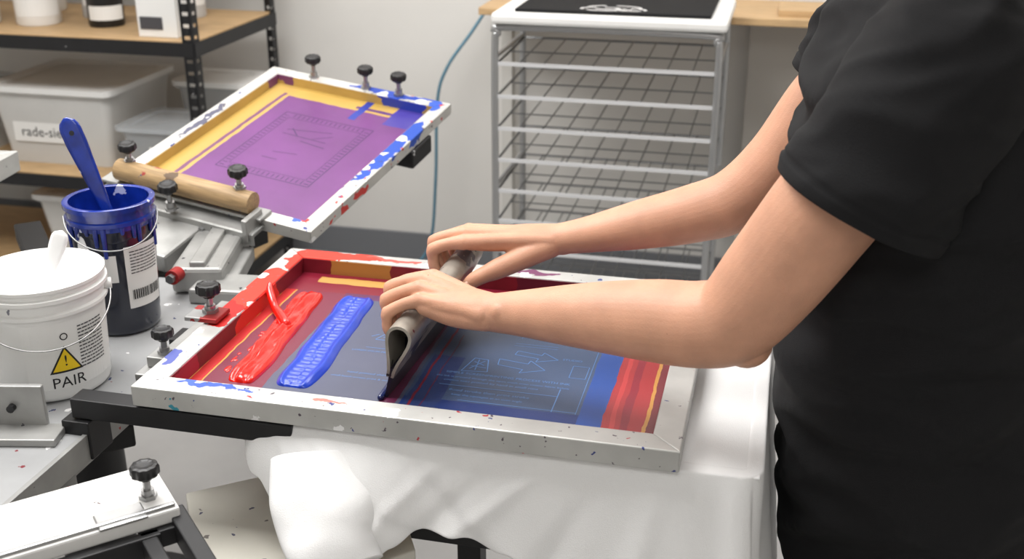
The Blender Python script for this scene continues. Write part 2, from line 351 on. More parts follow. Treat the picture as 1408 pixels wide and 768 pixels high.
box2("tray_plank",(-.80,-.62,.815),(-.478,.30,.84),tray_m,PR,bev=.004)
box2("tray_lip",(-.482,-.62,.80),(-.474,.30,.843),castm,PR,bev=.001)
box2("tray_under",(-.74,-.6,.75),(-.52,.28,.815),castm,PR,bev=.006)
cyl("column",(-.86,.22,.02),(-.86,.22,.86),.075,blksteel,PR,seg=40); cyl("column_base",(-.86,.22,0),(-.86,.22,.03),.26,blksteel,PR,seg=48)
cyl("hub",(-.86,.22,.78),(-.86,.22,.83),.17,castm,PR,seg=48)
for k in range(6):
    a=k*math.pi/3+.2; bm=bmesh.new(); abox(bm,(-.86+.3*math.cos(a),.22+.3*math.sin(a),.775),(.5,.06,.04),(0,0,a)); fin("radial_arm_%d"%k,bm,blksteel,PR,bev=.004)
box("carriage_arm",(-.60,.36,.868),(.10,.26,.05),castm,PR,bev=.008,rot=(0,0,.25))
box("carriage_side",(-.535,.33,.85),(.03,.22,.03),castm,PR,bev=.004,rot=(0,0,.25))
box("carriage_step",(-.51,.24,.855),(.12,.09,.03),castm,PR,bev=.006,rot=(0,0,.1))
box("carriage_rib",(-.60,.36,.897),(.03,.24,.012),castm,PR,bev=.003,rot=(0,0,.25))
cyl("carriage_bolt",(-.60,.225,.885),(-.60,.20,.885),.014,redsteel,PR,seg=20); cyl("carriage_pin",(-.60,.205,.885),(-.60,.19,.885),.009,steel,PR,seg=6)
box2("platen_arm",(-.50,-.283,.864),(-.15,-.248,.896),blksteel,PR); box2("platen_arm_b",(-.50,.0,.83),(.2,.05,.862),blksteel,PR)
box2("arm_joint",(-.515,-.29,.80),(-.47,-.235,.862),blksteel,PR)
box("left_bracket",(-.622,-.305,.880),(.17,.010,.072),castm,PR,rot=(0,0,.22))
box("left_bracket_foot",(-.60,-.325,.846),(.19,.05,.012),castm,PR,rot=(0,0,.22))
cyl("bracket_bolt",(-.585,-.296,.882),(-.582,-.310,.882),.006,blackm,PR,seg=12)
box("under_bracket",(-.53,-.34,.775),(.10,.03,.05),castm,PR,rot=(0,0,.7)); box("under_bracket_b",(-.49,-.42,.77),(.02,.12,.05),castm,PR)
box2("front_leg",(.02,-.05,.02),(.06,-.01,.86),blksteel,PR); box2("front_leg_b",(.14,-.09,.02),(.18,-.05,.86),blksteel,PR)
box2("cross_rail",(-.25,-.10,.60),(.42,-.06,.64),blksteel,PR); box2("leg_foot",(-.3,-.1,0),(.3,.0,.03),blksteel,PR)
PL=grp("shirt_platen",par=PR); box2("platen_board",(-.215,-.255,.868),(.485,.24,.892),wood,PL,bev=.004)
box2("steel_spine",(-.2,-.03,.84),(.4,.03,.868),blksteel,PL)
LB=grp("lower_platen")
cream=M("cream_board",S(214,211,200),.6,var=.08,dots=[(S(120,115,110),45,.4,.25),(S(90,90,110),70,.3,.12)])
prism("board",[(-.38,-.20),(-.12,.0),(.02,-.26),(-.20,-.48)],.672,.70,cream,LB,bev=.003)
box2("board_arm",(-.25,-.28,.60),(-.12,-.16,.672),blksteel,LB)
box2("board_leg",(-.21,-.24,.0),(-.16,-.19,.62),blksteel,LB)
FP=grp("platen_board",Matrix.Translation((-.305,-.391,.88))@Euler((0,0,-math.pi/4)).to_matrix().to_4x4())
pw=M("white_platen",S(222,222,220),.45,var=.05,dots=[(S(90,70,70),50,.3,.1),(S(190,60,60),60,.25,.04)])
box2("board",(0,-.55,-.02),(.125,0,0),pw,FP,bev=.003)
box2("rim_strip",(.113,-.55,-.018),(.121,-.004,.005),steel,FP)
box2("rim_cap",(.09,-.10,-.001),(.128,-.04,.003),steel,FP)
box2("black_rail",(.10,-.012,-.045),(.36,.010,-.012),blksteel,FP); box2("outer_rail",(.12,-.055,-.05),(.36,-.035,-.022),blksteel,FP)
box2("rail_link",(.12,-.055,-.045),(.135,.010,-.02),blksteel,FP); box2("lower_rail",(.125,-.5,-.05),(.14,-.03,-.02),blksteel,FP)
knob(FP,(.082,-.028,.000),.92,"knob",stem=.026)
box2("support_post",(.04,-.3,-.88),(.09,-.25,-.02),blksteel,FP)

# ---------------------------------------------------------------- white shirt
TS=grp("white_t_shirt")
box2("body_top",(-.228,-.268,.8925),(.497,.26,.8965),cloth,TS,bev=.0015)
path=[]
def lerp(tab,x):
    if x<=tab[0][0]: return tab[0][1]
    for (a,b),(c,d) in zip(tab,tab[1:]):
        if x<=c:
            t=(x-a)/(c-a); t=t*t*(3-2*t); return b+(d-b)*t
    return tab[-1][1]
for k in range(20): path.append((-.222,.05-k*.0148,(-1,0)))
for k in range(8): a=math.pi+k/8*math.pi/2; path.append((-.2+.024*math.cos(a),-.245+.024*math.sin(a),(math.cos(a),math.sin(a))))
for k in range(240): path.append((-.2+k*.67/240,-.269,(0,-1)))
for k in range(14): a=-math.pi/2+k/14*math.pi/2; path.append((.472+.026*math.cos(a),-.243+.026*math.sin(a),(math.cos(a),math.sin(a))))
for k in range(100): path.append((.498,-.243+k*.5/100,(1,0)))
drop=[(-.222,.02),(-.205,.075),(-.17,.105),(-.11,.115),(-.06,.165),(-.02,.170),(.01,.142),(.05,.122),(.10,.128),(.16,.145),(.25,.18),(.35,.23),(.47,.30)]
bm=bmesh.new(); rows=34; G=[]; dist=0; px=None
folds=[(-.19,.9,.010,.55),(-.16,1.5,.010,-.5),(-.06,.5,.014,.6),(.0,.9,.014,-.6),(.09,-.9,.012,.6),(.17,-1.0,.012,-.5),(.23,-1.1,.014,.7),(.30,-.5,.014,-.5),(.37,-.2,.014,.6),(.43,.15,.014,-.5),(.462,.1,.012,.8)]
for idx,(x,y,n) in enumerate(path):
    if px: dist+=math.hypot(x-px[0],y-px[1])
    px=(x,y)
    if n==(-1,0): dl=.03
    elif n==(1,0): dl=.40+.03*math.sin(dist*9)
    else: dl=lerp(drop,x) if x<.47 else .30+.10*max(0,n[0])
    colv=[]
    slv=math.exp(-((x+.07)/.10)**2) if n[1]<-.3 else 0
    for j in range(rows+1):
        if j<3:
            off=-.02+.01*j; z=.8975
        elif j<6:
            a=(j-2)/3*math.pi/2; off=.004*math.sin(a); z=.8935+.004*math.cos(a)
        else:
            t=(j-5)/(rows-5); dz=t*dl; z=.8935-dz
            w_=0
            if n[1]<-.3:
                for fx,sl,fw,fs_ in folds:
                    ww=fw*(1+4*dz); w_+=fs_*math.exp(-((x-fx-sl*dz)/ww)**2)
            w_+=.5*math.sin(dist*26+2+dz*6)*(1 if n[0]>.3 else .2)+.18*noise.noise(V((dist*10,z*9,2)))
            amp=.055*dz**.8
            base=.004+(.08 if n[0]>.5 else .24)*dz
            off=base+w_*amp+slv*.04*math.sin(t*1.9)+(.10*slv*dz)
            z+=.010*slv*math.sin(t*math.pi)+.006*dz/.2*noise.noise(V((dist*10,t*1.5,5)))
        colv.append(bm.verts.new((x+n[0]*off,y+n[1]*off,z)))
    G.append(colv)
for a,b in zip(G,G[1:]):
    for j in range(rows): bm.faces.new((a[j],b[j],b[j+1],a[j+1]))
o=fin("draped_hem",bm,cloth,TS,True); md=o.modifiers.new("s","SOLIDIFY"); md.thickness=.003; md=o.modifiers.new("ss","SUBSURF"); md.levels=1; md.render_levels=1
bm=bmesh.new(); R=asweep(bm,[(-.10,-.285,.85),(-.085,-.33,.82),(-.065,-.365,.785),(-.04,-.39,.748)],[(.075,.030),(.075,.034),(.068,.03),(.060,.022)],up=(0,0,1),seg=64,n=10,round_=False,caps=False)
for v in bm.verts:
    v.co+=V((0,-.006,.008))*noise.noise(v.co*16)
o=fin("sleeve",bm,cloth,TS,True); md=o.modifiers.new("s","SOLIDIFY"); md.thickness=.003

# ---------------------------------------------------------------- squeegee
def hc(y): return V((-.02+.0435*(y+.185),y,1.0+.03*(y+.185)))
SQ=grp("squeegee")
cl=[(-.0035,-.064),(-.004,-.054),(-.007,-.040),(-.0125,-.022),(-.0162,-.008)]
for k in range(0,11):
    a=math.radians(190-k*20); cl.append((.017*math.cos(a),.017*math.sin(a)+.001))
cl+=[(.0162,-.008),(.0125,-.022),(.007,-.040),(.004,-.054),(.0035,-.064)]
def strip_prof(c,t):
    n=len(c); A=[];B=[]
    for i in range(n):
        p=V(c[max(0,i-1)]);q=V(c[min(n-1,i+1)]);d=(q-p).normalized();nn=V((-d.y,d.x)); A.append(V(c[i])+nn*t);B.append(V(c[i])-nn*t)
    return A,B
A,B=strip_prof(cl,.0023); tilt=math.radians(14)
def sqp(p,y):
    c=hc(y); x=p[0]*math.cos(tilt)+p[1]*math.sin(tilt); z=-p[0]*math.sin(tilt)+p[1]*math.cos(tilt)
    return (c.x+x,y,c.z+z)
alum_s=M("squeegee_aluminium",S(166,160,150),.38,.45,var=.25,vs=25,ds=30,spl=[((-.03,-.1,.95),(.03,.03,.02),S(40,45,70)),((0,.1,1.02),(.02,.03,.01),S(110,105,110))],dots=[(S(60,55,60),60,.45,.3),(S(120,50,60),50,.3,.1)])
bm=bmesh.new(); ys=[-.185,.162]; rr=[]
for y in ys: rr.append(([bm.verts.new(sqp(p,y)) for p in A],[bm.verts.new(sqp(p,y)) for p in B]))
n=len(A)
for i in range(n-1):
    bm.faces.new((rr[0][0][i],rr[0][0][i+1],rr[1][0][i+1],rr[1][0][i])); bm.faces.new((rr[0][1][i],rr[0][1][i+1],rr[1][1][i+1],rr[1][1][i]))
    for k in (0,1): bm.faces.new((rr[k][0][i],rr[k][0][i+1],rr[k][1][i+1],rr[k][1][i]))
for i in (0,n-1): bm.faces.new((rr[0][0][i],rr[1][0][i],rr[1][1][i],rr[0][1][i]))
fin("holder",bm,alum_s,SQ,'e',ang=50)
rub=M("squeegee_blade",S(34,30,44),.35,var=.3,vs=30)
bm=bmesh.new()
lo=[(-.0028,-.05),(.0028,-.05),(.0028,-.097),(-.0028,-.094)]
va=[[bm.verts.new(sqp(p,y)) for p in lo] for y in (-.183,.16)]
for v in bm.verts:
    if v.co.z<.93: v.co.z=.9036
bm.faces.new(va[0]);bm.faces.new(va[1])
for i in range(4): j=(i+1)%4; bm.faces.new((va[0][i],va[0][j],va[1][j],va[1][i]))
fin("blade",bm,rub,SQ)
tube("ink_roll",[(-.049,-.19,.906),(-.047,-.1,.907),(-.044,0,.907),(-.041,.1,.907),(-.04,.158,.906)],[.005,.006,.005,.006,.005],M("navy_ink",S(20,34,84),.25,coat=.5),SQ)

# ---------------------------------------------------------------- person
PE=grp("person")
bm=bmesh.new()
nails=[]
def hand(bm,yc,sg,W,sc=1.0):
    offs=[.034,.0115,-.011,-.032]
    mcp=[(.014,.046),(.008,.051),(.010,.048),(.018,.041)]
    pip=[(-.034,.031),(-.041,.034),(-.038,.027),(-.028,.019)]
    dip=[(-.033,.003),(-.037,.004),(-.034,-.001),(-.029,-.005)]
    tip=[(-.023,-.017),(-.025,-.018),(-.024,-.020),(-.021,-.019)]
    rs=[1,1.03,.98,.86]
    W=V(W); P=[]
    for i in range(4):
        y=yc+sg*offs[i]*sc; c=hc(y)
        f=lambda q,dy=0:V((c.x+q[0]*sc,y+dy*sg,c.z+q[1]*sc))
        m_,p_,d_,t_=f(mcp[i]),f(pip[i],.002*(i-1.5)*-1),f(dip[i],-.0025*(i-1.5)),f(tip[i],-.002*(i-1.5))
        k=rs[i]*sc
        wb=W+V((-.006,sg*offs[i]*.55,.002))
        asweep(bm,[wb,(wb+m_)/2+V((0,0,.002)),m_],[.0145*sc,.0115*k,.0118*k],seg=18,n=5)
        asweep(bm,[m_,m_.lerp(p_,.5)+V((-.002,0,.0030)),p_,p_.lerp(d_,.5)+V((-.0015,0,0)),d_,t_],[.0122*k,.0098*k,.0106*k,.0090*k,.0093*k,.0080*k],up=(0,1,0),seg=18,n=6)
        aell(bm,m_+V((-.002,0,.004)),(.0095*k,.0085*k,.0092*k),sub=2)
        aell(bm,p_+V((-.003,0,.002)),(.0085*k,.0085*k,.0085*k),sub=2)
        nails.append((t_.lerp(d_,.15),V((-.93,0,-.15)),(d_-t_).normalized(),k))
        P.append(m_)
    mc=(P[0]+P[1]+P[2]+P[3])/4
    asweep(bm,[W+V((.01,0,0)),W.lerp(mc,.35)+V((0,0,-.001)),W.lerp(mc,.75)+V((0,0,-.006)),mc+V((.004,0,-.009))],[(.029*sc,.024*sc),(.034*sc,.020*sc),(.039*sc,.015*sc),(.038*sc,.011*sc)],seg=28,n=6)
    asweep(bm,[W+V((0,-sg*.014,-.006)),W.lerp(P[3],.5)+V((0,-sg*.004,-.012)),P[3]+V((.006,0,-.010))],[.017*sc,.017*sc,.012*sc],seg=18,n=5)
    c=hc(yc)
    q=lambda x,y,z:V((c.x+x*sc,yc+sg*y*sc,c.z+z*sc))
    T=[W+V((-.006,sg*.016,-.006)),q(.074,.040,.012),q(.050,.052,.002),q(.035,.056,-.006),q(.024,.058,-.016)]
    asweep(bm,T,[.019*sc,.0165*sc,.0130*sc,.0122*sc,.0102*sc],seg=20,n=6)
    aell(bm,q(.052,.050,.005),(.012,.012,.012),sub=2)
    nails.append((T[4].lerp(T[3],.2),V((.35,sg*.85,.4)).normalized(),(T[3]-T[4]).normalized(),1.28*sc))
hand(bm,-.108,1,(.098,-.130,1.032),1.06)
hand(bm,.108,-1,(.148,.122,1.056),1.04)
aell(bm,(.122,-.150,1.040),(.018,.014,.017)); aell(bm,(.165,.108,1.066),(.016,.013,.014))
asweep(bm,[(.085,-.127,1.031),(.11,-.131,1.032),(.15,-.138,1.038),(.25,-.165,1.056),(.34,-.19,1.070),(.405,-.21,1.080),(.447,-.222,1.100),(.49,-.228,1.165),(.553,-.232,1.272),(.61,-.222,1.35),(.65,-.19,1.40)],
  [(.031,.026),(.030,.028),(.034,.033),(.048,.046),(.056,.055),(.057,.057),(.056,.058),(.062,.064),(.067,.067),(.062,.062),(.05,.05)],seg=40,n=8)
aell(bm,(.464,-.220,1.066),(.034,.034,.034))
asweep(bm,[(.136,.120,1.054),(.155,.119,1.058),(.20,.122,1.068),(.28,.134,1.087),(.36,.145,1.108),(.425,.150,1.135),(.485,.155,1.20),(.545,.160,1.30),(.60,.150,1.375)],
  [(.029,.025),(.028,.025),(.032,.029),(.042,.039),(.048,.046),(.050,.050),(.052,.052),(.054,.054),(.048,.048)],seg=36,n=8)
asweep(bm,[(.65,-.18,1.39),(.66,-.02,1.42),(.61,.13,1.37)],[.045,.045,.042],up=(1,0,0))
asweep(bm,[(.72,-.02,1.05),(.69,-.02,1.3),(.66,-.02,1.43),(.635,-.02,1.54),(.61,-.02,1.64)],[(.10,.12),(.09,.12),(.055,.06),(.055,.055),(.055,.055)],up=(0,1,0),seg=28)
aell(bm,(.60,-.02,1.755),(.098,.076,.108),(0,-.25,0)); aell(bm,(.545,-.02,1.685),(.055,.056,.062),(0,-.25,0)); aell(bm,(.505,-.02,1.71),(.018,.013,.026),(0,.35,0),2)
aell(bm,(.512,-.02,1.672),(.014,.022,.007),sub=2); aell(bm,(.515,-.02,1.645),(.02,.022,.018),sub=2)
for s in (-1,1):
    aell(bm,(.615,-.02+s*.077,1.72),(.020,.008,.032),(0,-.2,0),2); aell(bm,(.522,-.02+s*.032,1.752),(.016,.024,.008),sub=2)
o=fin("body_skin",bm,skin,PE,True)
md=o.modifiers.new("r","REMESH"); md.mode='VOXEL'; md.voxel_size=.0020; md.use_smooth_shade=True
md=o.modifiers.new("s","SMOOTH"); md.factor=.5; md.iterations=4
for k,(p,nrm,dr,s) in enumerate(nails):
    nrm=(nrm-dr*nrm.dot(dr)).normalized(); sd=nrm.cross(dr)
    R3=Matrix((sd,dr,nrm)).transposed().to_4x4()
    bm=bmesh.new(); bmesh.ops.create_icosphere(bm,subdivisions=2,radius=1,matrix=Matrix.Translation(p+nrm*.0068*s)@R3@Matrix.Diagonal((.0056*s,.0068*s,.0022*s,1))); fin("nail_%d"%k,bm,nailm,PE,True)
eyew=M("eye_white",S(235,235,232),.2); iris=M("iris_brown",S(70,45,30),.2); lip=M("lips",S(176,96,88),.4)
for s in (-1,1):
    bm=bmesh.new(); aell(bm,(.521,-.02+s*.031,1.738),(.013,.013,.011)); fin("eye",bm,eyew,PE,True)
    bm=bmesh.new(); aell(bm,(.511,-.02+s*.031,1.736),(.005,.006,.006),sub=2); fin("iris",bm,iris,PE,True)
    tube("brow",[(.511,-.02+s*.015,1.762),(.507,-.02+s*.032,1.767),(.520,-.02+s*.05,1.762)],[.003,.004,.002],hairm,PE)
bm=bmesh.new(); aell(bm,(.500,-.02,1.672),(.006,.020,.006),sub=2); fin("mouth",bm,lip,PE,True)
bm=bmesh.new(); aell(bm,(.617,-.02,1.772),(.104,.086,.108),(0,-.25,0),4); aell(bm,(.655,-.02,1.74),(.072,.078,.10),sub=3); aell(bm,(.735,-.02,1.80),(.042,.042,.042),sub=3)
for v in bm.verts: v.co+=v.co.normalized()*.003*noise.noise(V((v.co.x*20,v.co.y*90,v.co.z*20)))
o=fin("hair",bm,hairm,PE,True); md=o.modifiers.new("r","REMESH"); md.mode='VOXEL'; md.voxel_size=.005; md.use_smooth_shade=True
def fold(p,k=1.0):
    a=noise.noise(V((p.x*5+p.z*3,p.y*5,p.z*13-p.x*5))); b=noise.noise(V((p.x*9,p.y*9+4,p.z*22+p.y*7)))
    return k*(.016*(1-2.4*abs(a))+.006*(1-2.4*abs(b)))
bm=bmesh.new()
asweep(bm,[(.730,-.02,.66),(.722,-.02,.80),(.710,-.02,.92),(.700,-.02,1.05),(.698,-.02,1.2),(.692,-.02,1.33),(.685,-.02,1.44),(.670,-.02,1.515),(.645,-.02,1.565)],
  [(.180,.20),(.188,.205),(.190,.205),(.192,.21),(.190,.222),(.182,.228),(.158,.218),(.122,.16),(.078,.076)],up=(0,1,0),seg=120,n=16,round_=False)
for v in bm.verts:
    ax=V((.70,-.02,v.co.z)); r=(v.co-ax); 
    if v.co.z<1.5: v.co+=r.normalized()*fold(v.co,1.0)
asweep(bm,[(.69,-.08,1.43),(.672,-.19,1.435),(.655,-.235,1.40)],[(.115,.085),(.105,.085),(.088,.08)],up=(0,0,1),seg=32)
asweep(bm,[(.68,.05,1.43),(.65,.13,1.425),(.625,.17,1.39)],[(.10,.085),(.09,.078),(.075,.07)],up=(0,0,1),seg=32)
o=fin("black_t_shirt_body",bm,blk_shirt,PE,True)
md=o.modifiers.new("r","REMESH"); md.mode='VOXEL'; md.voxel_size=.0055; md.use_smooth_shade=True
md=o.modifiers.new("s","SMOOTH"); md.factor=.5; md.iterations=5
def sleeve(name,pts,rad):
    bm=bmesh.new(); R=asweep(bm,pts,rad,up=(0,1,0),seg=120,n=14,round_=False,caps=False)
    nR=len(R)
    for i,ring in enumerate(R):
        c=sum((v.co for v in ring),V((0,0,0)))/len(ring)
        for v in ring:
            r=(v.co-c).normalized(); v.co+=r*fold(v.co*1.1,.8*min(1,(nR-i)/18+.12))
            if i in (nR-7,): v.co-=r*.0026
    o=fin(name,bm,blk_shirt,PE,True); md=o.modifiers.new("s","SOLIDIFY"); md.thickness=.004; md.offset=0
sleeve("sleeve_near",[(.690,-.17,1.47),(.668,-.215,1.43),(.640,-.232,1.38),(.605,-.238,1.315),(.580,-.241,1.262)],[(.08,.075),(.094,.090),(.098,.094),(.101,.094),(.104,.094)])
sleeve("sleeve_far",[(.64,.12,1.44),(.61,.155,1.40),(.585,.162,1.36),(.562,.163,1.315)],[(.07,.07),(.078,.076),(.078,.074),(.076,.074)])
bm=bmesh.new()
asweep(bm,[(.735,-.02,.96),(.74,-.02,.85),(.75,-.02,.74)],[(.14,.17),(.15,.18),(.14,.18)],up=(0,1,0),seg=40)
for s in (-1,1): asweep(bm,[(.755,-.02+s*.09,.80),(.76,-.02+s*.10,.62),(.75,-.02+s*.11,.42),(.77,-.02+s*.115,.22),(.775,-.02+s*.12,.09)],[(.105,.10),(.092,.088),(.07,.068),(.062,.06),(.06,.056)],up=(0,1,0),seg=32,round_=False)
o=fin("trousers",bm,trouser,PE,True); md=o.modifiers.new("r","REMESH"); md.mode='VOXEL'; md.voxel_size=.01; md.use_smooth_shade=True; md=o.modifiers.new("s","SMOOTH"); md.iterations=6
for s in (-1,1):
    y=-.02+s*.12; bm=bmesh.new(); asweep(bm,[(.82,y,.045),(.76,y,.055),(.68,y,.042),(.61,y,.032)],[(.038,.042),(.042,.052),(.046,.040),(.040,.030)],seg=24)
    fin("shoe",bm,shoe_m,PE,True); box("sole",(.715,y,.008),(.26,.085,.016),blackm,PE,bev=.006)

# ---------------------------------------------------------------- buckets
camang=math.radians(-52.6)
def wrap(c,rf,a0,z0): return lambda v:(c[0]+rf(z0+v.y)*math.cos(a0+v.x/rf(z0)),c[1]+rf(z0+v.y)*math.sin(a0+v.x/rf(z0)),c[2]+z0+v.y)
WB=grp("white_ink_bucket"); c=(-.625,-.14,.8405)
prof=[(.0,.0),(.078,0),(.084,.004),(.086,.01),(.092,.145),(.0985,.146),(.0985,.151),(.094,.153),(.095,.168),(.1005,.170),(.1005,.176),(.0955,.178),(.0955,.186),(.099,.187),(.099,.192),(.0925,.193),(.091,.186),(.086,.06)]
lathe("shell",prof,c,whitep,WB,72)
bm=bmesh.new()
R=alathe(bm,[(.001,.146),(.010,.146),(.02,.147),(.03,.147),(.04,.146),(.05,.145),(.06,.145),(.07,.146),(.08,.150),(.088,.160),(.0915,.188)],c,64)
for v in bm.verts:
    rr_=math.hypot(v.co.x-c[0],v.co.y-c[1])
    if rr_<.085: v.co.z+=.012*noise.noise(v.co*26)
bm.faces.new(R[0]); fin("ink",bm,whiteink,WB,True)
def ladder(name,par,c,rf,a0,z0,w,h,lines,mat,eps=.0009,th=.0012):
    vs=[];fs=[]
    for k in range(lines):
        y=h/2-h*(k+.5)/lines; x=-w/2
        while x<w/2-.002:
            l=min(random.uniform(.003,.010),w/2-x); n=len(vs); vs+=[V((x,y-th/2,0)),V((x+l,y-th/2,0)),V((x+l,y+th/2,0)),V((x,y+th/2,0))]; fs.append((n,n+1,n+2,n+3)); x+=l+.0012
    mapped(name,vs,fs,wrap(c,lambda z:rf(z)+eps,a0,z0),mat,par)
rw=lambda z:.086+.006*(z-.01)/.135
greyink=M("print_grey",S(70,70,74),.6)
vs,fs=gridpatch(.155,.112,24,2); mapped("label",vs,fs,wrap(c,lambda z:rw(z)+.0006,camang+.40,.080),paper,WB)
vs,fs=textdata("PAIR",.026); mapped("label_text",vs,fs,wrap(c,lambda z:rw(z)+.0012,camang+.22,.026),inkblk,WB)
def tri(s): return [V((-s/2,-s*.4,0)),V((s/2,-s*.4,0)),V((0,s*.47,0))]
def flatsub(T,n=10):
    # subdivide a triangle into strips so it wraps cleanly round the bucket
    a,b,t=T; vs=[];fs=[]
    for i in range(n+1):
        u=i/n; L_=a.lerp(t,u); R_=b.lerp(t,u)
        for j in range(n+1): vs.append(L_.lerp(R_,j/n))
    for i in range(n):
        for j in range(n):
            q=i*(n+1)+j; fs.append((q,q+1,q+n+2,q+n+1))
    return vs,fs
vs,fs=flatsub(tri(.052)); mapped("triangle_border",vs,fs,wrap(c,lambda z:rw(z)+.0012,camang+.20,.072),inkblk,WB)
vs,fs=flatsub([v+V((0,-.0005,0)) for v in tri(.042)]); mapped("triangle",vs,fs,wrap(c,lambda z:rw(z)+.0018,camang+.20,.072),yel,WB)
vs,fs=textdata("!",.026); mapped("exclamation",vs,fs,wrap(c,lambda z:rw(z)+.0024,camang+.20,.063),inkblk,WB)
ladder("fine_print",WB,c,rw,camang+.74,.088,.050,.075,13,greyink,.0013,.0022)
vs=[V((.006*math.cos(t*math.pi/12)*r,.006*math.sin(t*math.pi/12)*r,0)) for t in range(24) for r in (1,.72)]; fs=[(2*i,2*i+1,(2*i+3)%48,(2*i+2)%48) for i in range(24)]
mapped("label_ring",vs,fs,wrap(c,lambda z:rw(z)+.0014,camang+.22,.112),inkblk,WB)
bail=[]
for k in range(15):
    a=camang-1.45+k*2.9/14; s=math.sin(k/14*math.pi); bail.append((c[0]+(.102+.012*s)*math.cos(a),c[1]+(.102+.012*s)*math.sin(a),c[2]+.158-.055*s))
tube("bail_wire",bail,.0013,steel,WB,n=3,seg=8)
for a in (camang-1.45,camang+1.45): cyl("bail_ear",(c[0]+.09*math.cos(a),c[1]+.09*math.sin(a),c[2]+.158),(c[0]+.105*math.cos(a),c[1]+.105*math.sin(a),c[2]+.158),.009,whitep,WB)
def paddle(name,p0,p1,w,mat,side,thick=.004,hole=False):
    g=grp(name); p0=V(p0);p1=V(p1); d=(p1-p0); L_=d.length; d.normalize(); s=V(side); s=(s-d*s.dot(d)).normalized(); nn=s.cross(d)
    bm=bmesh.new(); N=30; A=[]
    for k in range(N+1):
        t=k/N; e=math.sqrt(max(0,1-((t-.9)/.1)**2)) if t>.9 else 1
        ww=w*(.5+.5*max(0,min(1,(t-.25)/.55)))*max(.15,e)
        cc=p0+d*L_*t
        A.append([bm.verts.new(cc+s*a*ww/2+nn*b) for a,b in ((-1,-thick/3),(-.6,-thick/2),(.6,-thick/2),(1,-thick/3),(1,thick/3),(.6,thick/2),(-.6,thick/2),(-1,thick/3))])
    for a,b in zip(A,A[1:]):
        for i in range(8): j=(i+1)%8; bm.faces.new((a[i],a[j],b[j],b[i]))
    bm.faces.new(A[0]);bm.faces.new(A[-1]); fin("blade",bm,mat,g,True)
    if hole: cyl("hang_hole",p0+d*L_*.88-nn*(thick/2+.0006),p0+d*L_*.88+nn*(thick/2+.0006),.0042,inkblk,g)
    return g
paddle("white_spatula",(-.610,-.17,.985),(-.575,-.135,1.100),.026,whiteink,(1,.2,0),.007)
BB=grp("blue_ink_bucket"); c=(-.633,.085,.8405)
navyp=M("navy_bucket",S(16,22,42),.2,coat=.4,var=.2,vs=10,dots=[(S(200,205,215),50,.2,.06)])
bluewet=M("wet_blue_paint",S(18,46,138),.22,coat=.5,var=.4,vs=25,dots=[(S(200,205,225),40,.4,.14)])
prof=[(.0,0),(.055,0),(.060,.004),(.062,.012),(.0695,.165),(.0695,.205),(.0745,.206),(.0745,.212),(.0705,.214),(.0705,.228),(.0755,.229),(.0755,.236),(.070,.237),(.067,.22),(.062,.05)]
lathe("shell",prof,c,navyp,BB,64)
lathe("rim_paint",[(.0708,.196),(.0716,.2045),(.0757,.2055),(.0757,.2122),(.0722,.2142),(.0722,.228),(.0768,.2288),(.0768,.2370),(.073,.2385),(.0668,.237),(.0660,.20),(.0645,.150)],c,bluewet,BB,64,cap=False)
bm=bmesh.new()
for k in range(22):
    a=k*2*math.pi/22+random.uniform(-.1,.1); L_=random.choice((.01,.02,.03,.05))
    asweep(bm,[(c[0]+.0715*math.cos(a),c[1]+.0715*math.sin(a),c[2]+.203),(c[0]+.0708*math.cos(a),c[1]+.0708*math.sin(a),c[2]+.203-L_)],[(.005,.003),(.0035,.003)],up=(math.cos(a),math.sin(a),0),seg=10,n=1)
fin("rim_drips",bm,bluewet,BB,True)
bm=bmesh.new()
for a_,z_,w_,h_ in ((-1.85,.16,.012,.03),(-1.7,.15,.008,.02),(-1.95,.14,.007,.014)):
    aell(bm,(c[0]+.069*math.cos(a_),c[1]+.069*math.sin(a_),c[2]+z_),(w_,.003,h_),(0,0,a_+math.pi/2),2)
fin("white_smear",bm,whiteink,BB,True)
lathe("ink",[(0,.152),(.03,.153),(.064,.156)],c,blue_ink,BB,48,cap=False)
rb=lambda z:.062+.0075*(min(z,.165)-.012)/.153
ca2=math.radians(-56)
vs,fs=gridpatch(.075,.115,20,2); mapped("label",vs,fs,wrap(c,lambda z:rb(z)+.0008,ca2+.72,.110),paper,BB)
ladder("label_print",BB,c,rb,ca2+.72,.138,.06,.045,8,inkblk,.0016,.0018)
vs=[];fs=[]; x=-.03
while x<.03:
    w=random.choice((.0008,.0016,.0024)); n=len(vs); vs+=[V((x,-.009,0)),V((x+w,-.009,0)),V((x+w,.009,0)),V((x,.009,0))]; fs.append((n,n+1,n+2,n+3)); x+=w+random.choice((.001,.0016))
mapped("barcode",vs,fs,wrap(c,lambda z:rb(z)+.0016,ca2+.72,.078),inkblk,BB)
vs,fs=gridpatch(.030,.05,10,2); mapped("front_sticker",vs,fs,wrap(c,lambda z:rb(z)+.0008,ca2-.25,.13),paper,BB)
bail=[]
for k in range(13):
    a=ca2-1.5+k*3.0/12; s=math.sin(k/12*math.pi); bail.append((c[0]+(.077+.010*s)*math.cos(a),c[1]+(.077+.010*s)*math.sin(a),c[2]+.215-.045*s))
tube("bail_wire",bail,.0012,steel,BB,n=3,seg=8)
paddle("blue_spatula",(-.612,.075,1.0),(-.694,.085,1.215),.036,bluewet,(1,.35,0),.006,True)

